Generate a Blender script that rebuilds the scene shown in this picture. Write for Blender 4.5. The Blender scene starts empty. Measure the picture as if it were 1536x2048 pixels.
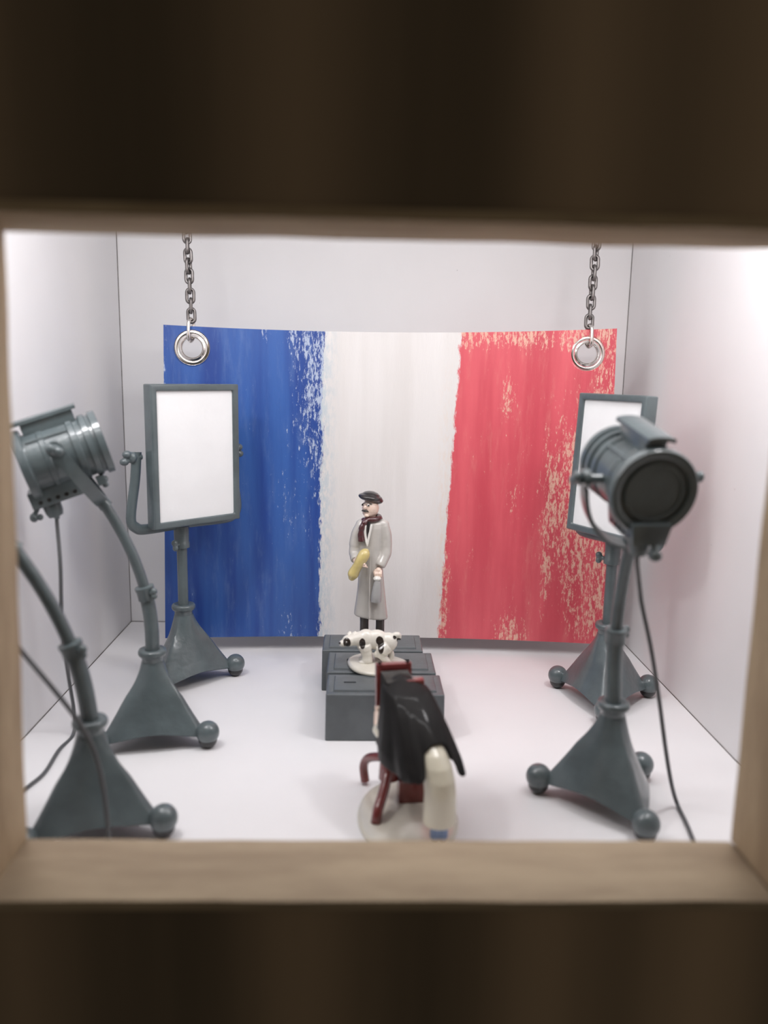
import bpy, bmesh, math, random
from mathutils import Vector, Matrix, noise as mnoise
random.seed(7)
R = math.radians
S = bpy.context.scene
COL = S.collection
PI = math.pi

# ------------------------------------------------------------------ helpers
class MB:
    """collects shapes, builds ONE mesh object"""
    def __init__(s): s.v = []; s.f = []
    def add(s, vs, fs):
        o = len(s.v); s.v += [Vector(p) for p in vs]; s.f += [[i + o for i in q] for q in fs]; return s
    def box(s, c, size, rot=None):
        hx, hy, hz = [k / 2 for k in size]
        vs = [Vector((sx * hx, sy * hy, sz * hz)) for sz in (-1, 1) for sy in (-1, 1) for sx in (-1, 1)]
        if rot is not None: vs = [rot @ p for p in vs]
        vs = [p + Vector(c) for p in vs]
        return s.add(vs, [(0, 2, 3, 1), (4, 5, 7, 6), (0, 1, 5, 4), (2, 6, 7, 3), (0, 4, 6, 2), (1, 3, 7, 5)])
    def hexa(s, lo, hi):
        """lo, hi: 4 points each, counter-clockwise from above"""
        return s.add(list(lo) + list(hi), [(3, 2, 1, 0), (4, 5, 6, 7)] + [(i, (i + 1) % 4, 4 + (i + 1) % 4, 4 + i) for i in range(4)])
    def ell(s, c, r, rot=None, nu=20, nv=12):
        if not hasattr(r, '__len__'): r = (r, r, r)
        vs = [Vector((0, 0, -r[2]))]
        for j in range(1, nv):
            t = -PI / 2 + PI * j / nv
            for i in range(nu):
                a = 2 * PI * i / nu
                vs.append(Vector((r[0] * math.cos(t) * math.cos(a), r[1] * math.cos(t) * math.sin(a), r[2] * math.sin(t))))
        vs.append(Vector((0, 0, r[2])))
        if rot is not None: vs = [rot @ p for p in vs]
        vs = [p + Vector(c) for p in vs]
        fs = [(0, 1 + (i + 1) % nu, 1 + i) for i in range(nu)]
        for j in range(nv - 2):
            for i in range(nu):
                a = 1 + j * nu + i; b = 1 + j * nu + (i + 1) % nu
                fs.append((a, b, b + nu, a + nu))
        L = len(vs) - 1; q = 1 + (nv - 2) * nu
        fs += [(q + i, q + (i + 1) % nu, L) for i in range(nu)]
        return s.add(vs, fs)
    def tube(s, pts, rad, n=14, closed=False, flat=None):
        pts = [Vector(p) for p in pts]; m = len(pts)
        if not hasattr(rad, '__len__'): rad = [rad] * m
        tang = []
        for i in range(m):
            a = pts[(i - 1) % m] if (closed or i > 0) else pts[i]
            b = pts[(i + 1) % m] if (closed or i < m - 1) else pts[i]
            tang.append((b - a).normalized())
        t0 = tang[0]
        ref = Vector((0, 0, 1)) if abs(t0.z) < .9 else Vector((1, 0, 0))
        u = (ref - t0 * ref.dot(t0)).normalized()
        vs = []
        for i in range(m):
            u = (u - tang[i] * u.dot(tang[i])).normalized(); w = tang[i].cross(u)
            for k in range(n):
                a = 2 * PI * k / n
                fu, fw = (1, 1) if flat is None else flat
                vs.append(pts[i] + (u * math.cos(a) * fu + w * math.sin(a) * fw) * rad[i])
        fs = []
        for i in range(m if closed else m - 1):
            for k in range(n):
                a = i * n + k; b = i * n + (k + 1) % n; j = (i + 1) % m
                fs.append((a, b, j * n + (k + 1) % n, j * n + k))
        if not closed:
            fs.append(list(range(n))[::-1]); fs.append([(m - 1) * n + k for k in range(n)])
        return s.add(vs, fs)
    def lathe(s, prof, mat=None, n=40, cap=True, loop=False):
        """prof: (radius, height) pairs, about Z, then mat"""
        vs = []; m = len(prof)
        for r, z in prof:
            for k in range(n):
                a = 2 * PI * k / n; vs.append(Vector((r * math.cos(a), r * math.sin(a), z)))
        if mat is not None: vs = [mat @ p for p in vs]
        fs = []
        for i in range(m if loop else m - 1):
            for k in range(n):
                j = (i + 1) % m
                fs.append((i * n + k, i * n + (k + 1) % n, j * n + (k + 1) % n, j * n + k))
        if cap and not loop:
            fs.append(list(range(n))[::-1]); fs.append([(m - 1) * n + k for k in range(n)])
        return s.add(vs, fs)
    def loft(s, rings, cap=True):
        n = len(rings[0]); vs = [p for r in rings for p in r]; fs = []
        for i in range(len(rings) - 1):
            for k in range(n):
                fs.append((i * n + k, i * n + (k + 1) % n, (i + 1) * n + (k + 1) % n, (i + 1) * n + k))
        if cap:
            fs.append(list(range(n))[::-1]); fs.append([(len(rings) - 1) * n + k for k in range(n)])
        return s.add(vs, fs)
    def build(s, name, mat, parent=None, smooth=True, angle=40, bevel=0, bseg=2, sub=0):
        me = bpy.data.meshes.new(name); me.from_pydata([tuple(p) for p in s.v], [], s.f)
        bm = bmesh.new(); bm.from_mesh(me); bmesh.ops.recalc_face_normals(bm, faces=bm.faces)
        if bevel:
            es = [e for e in bm.edges if e.is_manifold and e.calc_face_angle(0) > R(30)]
            bmesh.ops.bevel(bm, geom=es, offset=bevel, segments=bseg, profile=.6, affect='EDGES', clamp_overlap=True)
        if sub:
            bmesh.ops.subdivide_edges(bm, edges=bm.edges, cuts=sub, use_grid_fill=True)
        if smooth:
            for f in bm.faces: f.smooth = True
            for e in bm.edges:
                if e.is_manifold and e.calc_face_angle(0) > R(angle): e.smooth = False
        bm.to_mesh(me); bm.free()
        if mat: me.materials.append(mat)
        o = bpy.data.objects.new(name, me); COL.objects.link(o)
        if parent: o.parent = parent
        return o

def bake(o):
    """replace an object's mesh by its evaluated mesh, dropping modifiers"""
    bpy.context.view_layer.update()
    dg = bpy.context.evaluated_depsgraph_get()
    me = bpy.data.meshes.new_from_object(o.evaluated_get(dg), depsgraph=dg)
    old = o.data; nm = old.name; o.modifiers.clear(); o.data = me
    bpy.data.meshes.remove(old); me.name = nm
    return o

def blend(mb, name, mat, parent, voxel=.002, smooth=6):
    """melt the shapes of mb into one continuous smooth surface"""
    o = mb.build(name, mat, None)
    md = o.modifiers.new('r', 'REMESH'); md.mode = 'VOXEL'; md.voxel_size = voxel; md.use_smooth_shade = True
    if smooth:
        m2 = o.modifiers.new('s', 'SMOOTH'); m2.factor = .5; m2.iterations = smooth
    bake(o)
    if not o.data.materials: o.data.materials.append(mat)
    if parent: o.parent = parent
    return o

def cut(o, mb):
    """subtract the shapes of mb from o"""
    c = mb.build('cutter', None, None, smooth=False)
    md = o.modifiers.new('b', 'BOOLEAN'); md.operation = 'DIFFERENCE'; md.object = c; md.solver = 'EXACT'
    c.matrix_world = o.matrix_world.copy()
    bake(o)
    bpy.data.objects.remove(c)
    return o

def tag(o, label=None, cat=None, group=None, kind=None):
    if label: o['label'] = label
    if cat: o['category'] = cat
    if group: o['group'] = group
    if kind: o['kind'] = kind
    return o
def thing(name, label, cat, loc=(0, 0, 0), rz=0, group=None):
    o = bpy.data.objects.new(name, None); COL.objects.link(o)
    o.empty_display_size = .05
    o.location = loc; o.rotation_euler = (0, 0, rz)
    return tag(o, label, cat, group)

def smoothpath(pts, k=8):
    """Catmull-Rom through pts"""
    P = [Vector(p) for p in pts]; P = [P[0] * 2 - P[1]] + P + [P[-1] * 2 - P[-2]]; out = []
    for i in range(1, len(P) - 2):
        a, b, c, d = P[i - 1:i + 3]
        for j in range(k):
            t = j / k
            out.append(.5 * ((2 * b) + (c - a) * t + (2 * a - 5 * b + 4 * c - d) * t * t + (3 * b - a - 3 * c + d) * t ** 3))
    out.append(P[-2]); return out

def axis(d, c=(0, 0, 0)):
    """matrix taking +Z to direction d, moved to c"""
    return Matrix.Translation(c) @ Vector(d).normalized().to_track_quat('Z', 'Y').to_matrix().to_4x4()

# ------------------------------------------------------------------ materials
def lin(c):
    return tuple(((x / 255) / 12.92 if x / 255 <= .04045 else ((x / 255 + .055) / 1.055) ** 2.4) for x in c)
class NT:
    def __init__(s, name):
        s.m = bpy.data.materials.new(name); s.m.use_nodes = True; s.t = s.m.node_tree; s.n = s.t.nodes; s.l = s.t.links
        s.b = s.n['Principled BSDF']
    def new(s, typ, **kw):
        x = s.n.new(typ)
        for k, v in kw.items(): setattr(x, k, v)
        return x
    def link(s, a, b): s.l.new(a, b)
    def val(s, x, sock):
        if isinstance(x, (int, float)): sock.default_value = x
        else: s.link(x, sock)
    def math(s, op, a, b=None, c=None, clamp=False):
        x = s.new('ShaderNodeMath', operation=op); x.use_clamp = clamp
        s.val(a, x.inputs[0])
        if b is not None: s.val(b, x.inputs[1])
        if c is not None: s.val(c, x.inputs[2])
        return x.outputs[0]
    def coords(s):
        tc = s.new('ShaderNodeTexCoord'); sp = s.new('ShaderNodeSeparateXYZ'); s.link(tc.outputs['Object'], sp.inputs[0])
        return tc.outputs['Object'], sp.outputs
    def noise(s, vec, scale, detail=4, rough=.55, xyz=(1, 1, 1), dist=0):
        mp = s.new('ShaderNodeMapping'); mp.inputs['Scale'].default_value = xyz; s.link(vec, mp.inputs['Vector'])
        x = s.new('ShaderNodeTexNoise'); x.inputs['Scale'].default_value = scale; x.inputs['Detail'].default_value = detail
        x.inputs['Roughness'].default_value = rough; x.inputs['Distortion'].default_value = dist
        s.link(mp.outputs[0], x.inputs['Vector']); return x.outputs['Fac']
    def step(s, v, a, b):
        x = s.new('ShaderNodeMapRange'); x.interpolation_type = 'SMOOTHSTEP'
        x.inputs['From Min'].default_value = a; x.inputs['From Max'].default_value = b
        s.link(v, x.inputs['Value']); return x.outputs['Result']
    def mix(s, f, a, b):
        x = s.new('ShaderNodeMix', data_type='RGBA')
        s.val(f, x.inputs['Factor'])
        for k, sock in ((a, x.inputs[6]), (b, x.inputs[7])):
            if isinstance(k, tuple): sock.default_value = (*k[:3], 1)
            else: s.link(k, sock)
        return x.outputs[2]
    def bump(s, h, strength=.2, dist=.002):
        x = s.new('ShaderNodeBump'); x.inputs['Strength'].default_value = strength; x.inputs['Distance'].default_value = dist
        s.link(h, x.inputs['Height']); s.link(x.outputs[0], s.b.inputs['Normal'])

def paint(name, c, rough=.35, var=.25, scale=25, bumpy=.15, metal=0, coat=0, bscale=60):
    """brush-painted / glazed surface with slight tone variation and a wavy skin"""
    t = NT(name); vec, _ = t.coords()
    n = t.noise(vec, scale)
    a = tuple(k * (1 - var) for k in c); b = tuple(min(1, k * (1 + var)) for k in c)
    t.link(t.mix(t.step(n, .3, .7), a, b), t.b.inputs['Base Color'])
    t.b.inputs['Roughness'].default_value = rough; t.b.inputs['Metallic'].default_value = metal
    t.b.inputs['Coat Weight'].default_value = coat; t.b.inputs['Coat Roughness'].default_value = .08
    if bumpy: t.bump(t.noise(vec, bscale, 2), bumpy, .004)
    return t.m

M = {}
M['paint'] = paint('grey_green_paint', (.093, .118, .125), .32, .16, 14, .22, coat=.45)
M['paint_dark'] = paint('dark_grey_paint', (.055, .062, .064), .42, .2, 14, .2, coat=.2)
M['wheel'] = paint('black_rubber', (.018, .018, .019), .35, .2, 40, .1, coat=.3)
M['screen'] = paint('white_reflector_paint', (.86, .87, .88), .55, .02, 9, .12)
M['box'] = paint('slate_grey_paint', (.098, .112, .12), .42, .1, 30, .15, coat=.25)
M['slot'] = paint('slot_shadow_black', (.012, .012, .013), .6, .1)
M['steel'] = paint('dark_chain_steel', (.22, .205, .20), .38, .2, 60, .1, metal=.9)
M['nickel'] = paint('nickel', (.76, .73, .70), .16, .03, 30, .02, metal=1)
M['cable'] = paint('grey_cable', (.10, .105, .11), .5, .1, 20, 0)
M['skin'] = paint('painted_skin', (.78, .60, .50), .25, .05, 20, .05, coat=.6)
M['black'] = paint('black_glaze', (.022, .019, .019), .28, .2, 25, .15, coat=.6)
M['cloth'] = paint('black_cloth_glaze', (.008, .0075, .0075), .6, .25, 25, .3, coat=.12, bscale=25)
M['cloth'].node_tree.nodes['Principled BSDF'].inputs['Specular IOR Level'].default_value = .22
M['maroon'] = paint('maroon_glaze', (.075, .022, .025), .28, .15, 25, .1, coat=.6)
M['coat'] = paint('grey_coat_glaze', (.52, .50, .47), .25, .08, 12, .12, coat=.7)
M['white'] = paint('white_glaze', (.80, .79, .75), .2, .04, 15, .05, coat=.8)
M['bread'] = paint('bread_glaze', (.60, .49, .20), .22, .18, 16, .15, coat=.7)
M['bottle'] = paint('grey_bottle_glaze', (.40, .40, .40), .2, .08, 16, .1, coat=.8)
M['plate'] = paint('ivory_glaze', (.66, .63, .55), .22, .06, 12, .1, coat=.7)
M['cream'] = paint('cream_glaze', (.74, .70, .57), .28, .05, 12, .08, coat=.5)
M['denim'] = paint('blue_glaze', (.20, .29, .50), .28, .08, 20, .05, coat=.5)
M['red'] = paint('red_brown_glaze', (.18, .032, .030), .25, .15, 18, .1, coat=.7)
M['trouser'] = paint('brown_black_glaze', (.055, .045, .042), .26, .15, 18, .1, coat=.5)
M['lens'] = paint('dark_lens', (.03, .035, .04), .12, .1, 8, 0, coat=.8)

def wall_mat(name, c):
    t = NT(name); vec, _ = t.coords()
    n = t.noise(vec, 3.5, 3); sp = t.noise(vec, 95, 2, .5)
    base = t.mix(t.step(n, .3, .7), tuple(k * .97 for k in c), c)
    base = t.mix(t.math('MULTIPLY', t.step(sp, .80, .83), .6), base, (.12, .11, .10))
    t.link(base, t.b.inputs['Base Color']); t.b.inputs['Roughness'].default_value = .6
    t.bump(t.noise(vec, 130, 2), .06, .002); return t.m
M['wall'] = wall_mat('white_card', (.83, .822, .828))
M['floor'] = wall_mat('white_floor_card', (.845, .838, .85))
M['gap'] = paint('joint_grime', (.10, .085, .075), .9, .4, 30, 0)

def wood_mat(name, dark, light, grain=(1, 1, 1), rough=.8, edge=None):
    t = NT(name); vec, xyz = t.coords()
    n = t.noise(vec, 6, 5, .6, grain, .4); n2 = t.noise(vec, 40, 4, .6, grain)
    f = t.math('ADD', t.math('MULTIPLY', n, .75), t.math('MULTIPLY', n2, .25))
    t.link(t.mix(t.step(f, .32, .68), dark, light), t.b.inputs['Base Color'])
    t.b.inputs['Roughness'].default_value = rough; t.bump(n2, .12, .002); return t.m
TL, TD = (.50, .385, .25), (.34, .245, .155)
M['wood_h'] = wood_mat('tan_wood_horizontal', (.285, .215, .145), (.40, .315, .215), (.5, 2.4, 2.4))
M['wood_top'] = wood_mat('tan_wood_head', TD, TL, (.5, 2.4, 2.4))
M['wood_v'] = wood_mat('tan_wood_vertical', TD, TL, (2.4, 2.4, .5))

def front_mat():
    t = NT('dark_banded_brown'); vec, xyz = t.coords()
    x = xyz['X']
    n = t.noise(vec, 8, 2, .4, (1, 1, .05)); n2 = t.noise(vec, 30, 4, .6, (1, 1, .06))
    # soft vertical bands of lighter brown at set places across the front
    f = None
    for x0, wd, k in ((-.40, .07, .55), (-.06, .09, .55), (.22, .08, .75), (.42, .09, .9)):
        q = t.math('EXPONENT', t.math('MULTIPLY', t.math('POWER', t.math('DIVIDE', t.math('SUBTRACT', x, x0), wd), 2), -1))
        q = t.math('MULTIPLY', q, k); f = q if f is None else t.math('ADD', f, q)
    f = t.math('ADD', f, t.math('ADD', t.math('MULTIPLY', t.math('SUBTRACT', n, .5), .45), t.math('MULTIPLY', t.math('SUBTRACT', n2, .5), .15)), clamp=True)
    t.link(t.mix(f, (.105, .074, .043), (.44, .31, .20)), t.b.inputs['Base Color'])
    t.b.inputs['Roughness'].default_value = .55; return t.m
M['front'] = front_mat()

def flag_mat():
    """brush-painted blue / white / red on board; X across, Z up, in the flag's own space (u 0..1, v 0..1)"""
    t = NT('flag_paint'); vec, xyz = t.coords(); X, Z = xyz['X'], xyz['Z']
    drag = t.noise(vec, 40, 6, .7, (1, 1, .16))            # vertical brush drag
    drag2 = t.noise(vec, 95, 5, .7, (1, 1, .30))
    crackle = t.noise(vec, 150, 5, .8, (1, 1, .30))
    broad = t.noise(vec, 12, 3, .6, (1, 1, .10))
    wob = t.noise(vec, 5, 3, .6)
    def bumpf(x0, z0, sx, sz):
        a = t.math('POWER', t.math('DIVIDE', t.math('SUBTRACT', X, x0), sx), 2)
        b = t.math('POWER', t.math('DIVIDE', t.math('SUBTRACT', Z, z0), sz), 2)
        return t.math('EXPONENT', t.math('MULTIPLY', t.math('ADD', a, b), -1))
    # stripe edges, wandering a little
    eb = t.math('ADD', X, t.math('MULTIPLY', t.math('SUBTRACT', drag2, .5), .045))
    eb = t.math('ADD', eb, t.math('MULTIPLY', t.math('SUBTRACT', wob, .5), .02))
    eb = t.math('SUBTRACT', eb, t.math('MULTIPLY', Z, .012))
    blue = t.step(eb, -.112, -.118)
    er = t.math('ADD', X, t.math('MULTIPLY', t.math('SUBTRACT', drag2, .5), .030))
    er = t.math('SUBTRACT', er, t.math('MULTIPLY', t.math('SUBTRACT', Z, .42), .045))
    red = t.step(er, .232, .238)
    # blue coat
    bcol = t.mix(t.step(broad, .35, .68), (.017, .060, .285), (.040, .125, .420))
    bcol = t.mix(t.math('MULTIPLY', t.step(drag, .48, .75), .45), bcol, (.13, .21, .46))
    nearedge = t.step(X, -.24, -.115)
    w = t.math('ADD', t.math('MULTIPLY', nearedge, t.math('ADD', .03, t.math('MULTIPLY', t.step(Z, .25, .75), .135))),
               t.math('MULTIPLY', bumpf(-.20, .06, .035, .10), .10))
    w = t.math('ADD', w, t.math('MULTIPLY', bumpf(-.52, .80, .016, .30), .17))
    w = t.math('ADD', w, t.math('MULTIPLY', bumpf(-.155, .865, .04, .035), .17))
    w = t.math('ADD', w, t.math('MULTIPLY', bumpf(-.255, .865, .014, .035), .15))
    w = t.math('ADD', w, t.math('MULTIPLY', bumpf(-.21, .42, .03, .10), .07))
    w = t.math('MINIMUM', w, .15)
    miss = t.step(t.math('ADD', t.math('ADD', t.math('MULTIPLY', crackle, .75), t.math('MULTIPLY', drag, .25)), w), .640, .685)
    bcol = t.mix(t.math('MULTIPLY', miss, .85), bcol, (.52, .60, .74))
    # red coat
    rcol = t.mix(t.step(broad, .35, .68), (.62, .075, .105), (.76, .125, .155))
    rcol = t.mix(t.math('MULTIPLY', t.step(drag, .5, .78), .35), rcol, (.78, .30, .26))
    wr = t.math('MULTIPLY', t.step(Z, .80, .875), .19)
    for b_, k in ((bumpf(.385, .71, .018, .065), .19), (bumpf(.555, .45, .075, .22), .20), (bumpf(.41, .43, .022, .10), .11),
                  (bumpf(.41, .05, .045, .075), .17), (bumpf(.635, .62, .028, .30), .24), (bumpf(.62, .20, .055, .18), .20),
                  (bumpf(.30, .31, .012, .09), .09), (bumpf(.50, .18, .012, .16), .09), (bumpf(.228, .18, .022, .28), .17)):
        wr = t.math('ADD', wr, t.math('MULTIPLY', b_, k))
    wr = t.math('MINIMUM', wr, .135)
    missr = t.step(t.math('ADD', t.math('ADD', t.math('MULTIPLY', crackle, .75), t.math('MULTIPLY', drag, .25)), wr), .625, .675)
    rcol = t.mix(t.math('MULTIPLY', missr, .8), rcol, (.80, .55, .42))
    # white ground with a bluish smear beside the blue stripe
    wcol = t.mix(t.step(broad, .3, .7), (.74, .715, .70), (.80, .78, .77))
    sm = t.math('MULTIPLY', t.step(X, -.05, -.115), t.step(t.math('ADD', t.math('MULTIPLY', drag2, .5), t.math('MULTIPLY', crackle, .5)), .42, .58))
    wcol = t.mix(t.math('MULTIPLY', sm, .75), wcol, (.46, .57, .64))
    sm2 = t.math('MULTIPLY', bumpf(.225, .35, .02, .35), t.step(drag2, .42, .62))
    wcol = t.mix(t.math('MULTIPLY', sm2, .5), wcol, (.80, .66, .56))
    c = t.mix(blue, wcol, bcol); c = t.mix(red, c, rcol)
    t.link(c, t.b.inputs['Base Color']); t.b.inputs['Roughness'].default_value = .42
    t.b.inputs['Coat Weight'].default_value = .15; t.b.inputs['Coat Roughness'].default_value = .25
    t.bump(t.math('ADD', t.math('MULTIPLY', crackle, .6), drag), .25, .003)
    return t.m
M['flag'] = flag_mat()
M['flagback'] = paint('bare_board', (.62, .58, .52), .7, .05)

# ------------------------------------------------------------------ the setting (1 unit = 10 cm of the real display box)
XL, XR, YB, YF, ZC = -.70, .77, 2.375, .96, 1.36
FX0, FX1, FZ0, FZ1 = -.428, .497, .162, .918         # the viewing opening (back edge)
PF = .842                                            # front plane of the dark front
def slab(name, lo, hi, mat, bevel=0):
    c = [(a + b) / 2 for a, b in zip(lo, hi)]; sz = [b - a for a, b in zip(lo, hi)]
    return tag(MB().box(c, sz).build(name, M[mat], smooth=False, bevel=bevel), kind='structure')
T = .03
slab('floor', (XL - T, YF, -T), (XR + T, YB + T, 0), 'floor')
slab('ceiling', (XL - T, YF, ZC), (XR + T, YB + T, ZC + T), 'wall')
slab('wall_left', (XL - T, YF, 0.0012), (XL, YB, ZC), 'wall')
slab('wall_right', (XR, YF, 0.0012), (XR + T, YB, ZC), 'wall')
slab('wall_back', (XL + .0012, YB, 0.0012), (XR - .0012, YB + T, ZC), 'wall')
# dark strips of glue and grime in the card joints
for k, (lo, hi) in enumerate((((XL - .001, YF, -.001), (XL + .0014, YB, .0016)), ((XR - .0012, YF, -.001), (XR + .001, YB, .0014)),
                              ((XL - .001, YB - .0016, 0), (XL + .0014, YB + .001, ZC)), ((XR - .0014, YB - .0016, 0), (XR + .001, YB + .001, ZC)),
                              ((XL, YB - .0016, -.001), (XR, YB + .001, .0016)))):
    slab('trim_%d' % (k + 5), lo, hi, 'gap')
# dark front with the opening
fm = MB()
bx = 1.6
for lo, hi in (((-bx, PF, FZ1 + .012), (bx, YF, 2.4)), ((-bx, PF, -1.3), (bx, YF, FZ0 - .012)),
               ((-bx, PF, FZ0 - .012), (FX0 - .012, YF, FZ1 + .012)), ((FX1 + .012, PF, FZ0 - .012), (bx, YF, FZ1 + .012))):
    fm.box([(a + b) / 2 for a, b in zip(lo, hi)], [b - a for a, b in zip(lo, hi)])
tag(fm.build('wall_front', M['front'], smooth=False), kind='structure')
# tan wooden lining, four mitred boards
def lining(name, a, b, ao, bo, mat, wob):
    """a,b: inner corners (x,z); ao,bo outer corners"""
    m = MB(); n = 24
    vs = []; 
    for i in range(n + 1):
        s = i / n
        for (p, q) in ((a, b), (ao, bo)):
            x = p[0] + (q[0] - p[0]) * s; z = p[1] + (q[1] - p[1]) * s
            for y in (PF - .004, YF + .002):
                dv = (mnoise.noise(Vector((x * 9, y * 3, z * 9 + wob))) * .0022) if p is a else 0
                vs.append((x + (dv if mat == 'wood_v' else 0), y, z + (dv if mat != 'wood_v' else 0)))
    fs = []
    for i in range(n):
        o = i * 4; q = o + 4
        fs += [(o, o + 1, q + 1, q), (o + 2, q + 2, q + 3, o + 3), (o, q, q + 2, o + 2), (o + 1, o + 3, q + 3, q + 1)]
    fs += [(0, 2, 3, 1), (n * 4, n * 4 + 1, n * 4 + 3, n * 4 + 2)]
    m.add(vs, fs)
    tag(m.build(name, M[mat], smooth=True, angle=35, bevel=.0015), kind='structure')
o_ = .012; FX0T = -.409                     # the opening is not quite square
lining('trim_1', (FX0, FZ0), (FX1, FZ0), (FX0 - o_, FZ0 - o_), (FX1 + o_, FZ0 - o_), 'wood_h', 0)
lining('trim_2', (FX0T, FZ1), (FX1, FZ1), (FX0 - o_, FZ1 + o_), (FX1 + o_, FZ1 + o_), 'wood_top', 5)
lining('trim_3', (FX0, FZ0), (FX0T, FZ1), (FX0 - o_, FZ0 - o_), (FX0 - o_, FZ1 + o_), 'wood_v', 9)
lining('trim_4', (FX1, FZ0), (FX1, FZ1), (FX1 + o_, FZ0 - o_), (FX1 + o_, FZ1 + o_), 'wood_v', 14)

# ------------------------------------------------------------------ tripod stands
ZR = .192
def stand_base(root, feet_deg):
    """flared three-sided skirt, three ball feet on dark castors, neck and ring"""
    m = MB(); rings = []; n = 96; NT_ = 18
    f0 = R(feet_deg)
    for j in range(NT_ + 1):
        s = j / NT_
        Rr = .022 + (.116 - .022) * s
        ring = []
        for k in range(n):
            a = 2 * PI * k / n
            d = (a - f0) % (2 * PI / 3)                # 0 at a foot, 60deg midway
            d = abs(d - PI / 3)                        # 60deg at foot, 0 midway
            flat = Rr * .5 / math.cos(d)               # straight side of the triangle
            flat = min(flat, Rr)
            sharp = min(1, s * 2.2)
            rr = .022 * (1 - s) * (1 - sharp) + flat * 1.0 if s > 0 else .022
            rr = (1 - sharp) * (.022 + .05 * s) + sharp * (flat + .004 + .010 * s)
            rr = min(rr, Rr * 1.02)
            ff = (d / (PI / 3)) ** 2                   # 1 at foot
            zb = .040 * (1 - ff) + .024 * ff
            e = s + .035 * math.sin(PI * s)             # slightly concave flare
            z = .172 + (zb - .172) * e
            ring.append(Vector((rr * math.cos(a), rr * math.sin(a), z)))
        rings.append(ring)
    # inner skin so the skirt has thickness
    inner = [[Vector((p.x * .93, p.y * .93, p.z - .003)) for p in r] for r in rings[::-1]]
    m.loft(rings + inner, cap=True)
    m.build('base', M['paint'], root, angle=50)
    for q in range(3):
        a = f0 + q * 2 * PI / 3; r = .124; c = Vector((r * math.cos(a), r * math.sin(a), 0))
        fm_ = MB().ell(c + Vector((0, 0, .0325)), .0238, nu=28, nv=18)
        fm_.tube([(math.cos(a) * .098, math.sin(a) * .098, .034), (math.cos(a) * .112, math.sin(a) * .112, .035)], [.010, .013], 14)
        fo = blend(fm_, 'foot', M['paint'], root, .0022, 3)
        MB().ell(c + Vector((0, 0, .0172)), (.0190, .0190, .0172), nu=24, nv=14).build('caster', M['wheel'], fo)
    nk = MB().lathe([(.0215, .158), (.0215, .182), (.023, .185)], n=36)
    nk.build('neck', M['paint'], root)
    MB().lathe([(.020, .183), (.0265, .184), (.0285, .188), (.0285, .193), (.0265, .197), (.019, .198), (.014, .196)], n=40).build('ring', M['paint'], root, angle=60)

def clamp(root, p, d, r, knob):
    """collar on a pole with a wing knob to the side"""
    mt = axis(d, p)
    c = MB().lathe([(r * .9, -.016), (r * 1.22, -.014), (r * 1.25, .004), (r * 1.34, .007), (r * 1.34, .013), (r * .9, .015)], mt, 28).build('clamp', M['paint'], root, angle=50)
    k = Vector(knob).normalized(); q = Vector(p)
    kb = MB().tube([q + k * r * .9, q + k * (r + .012)], .005, 12)
    kb.ell(q + k * (r + .013) + Vector((0, 0, .004)), (.0065, .0065, .0075)); kb.ell(q + k * (r + .013) - Vector((0, 0, .006)), (.006, .006, .006))
    kb.build('knob', M['paint'], c)

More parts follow.
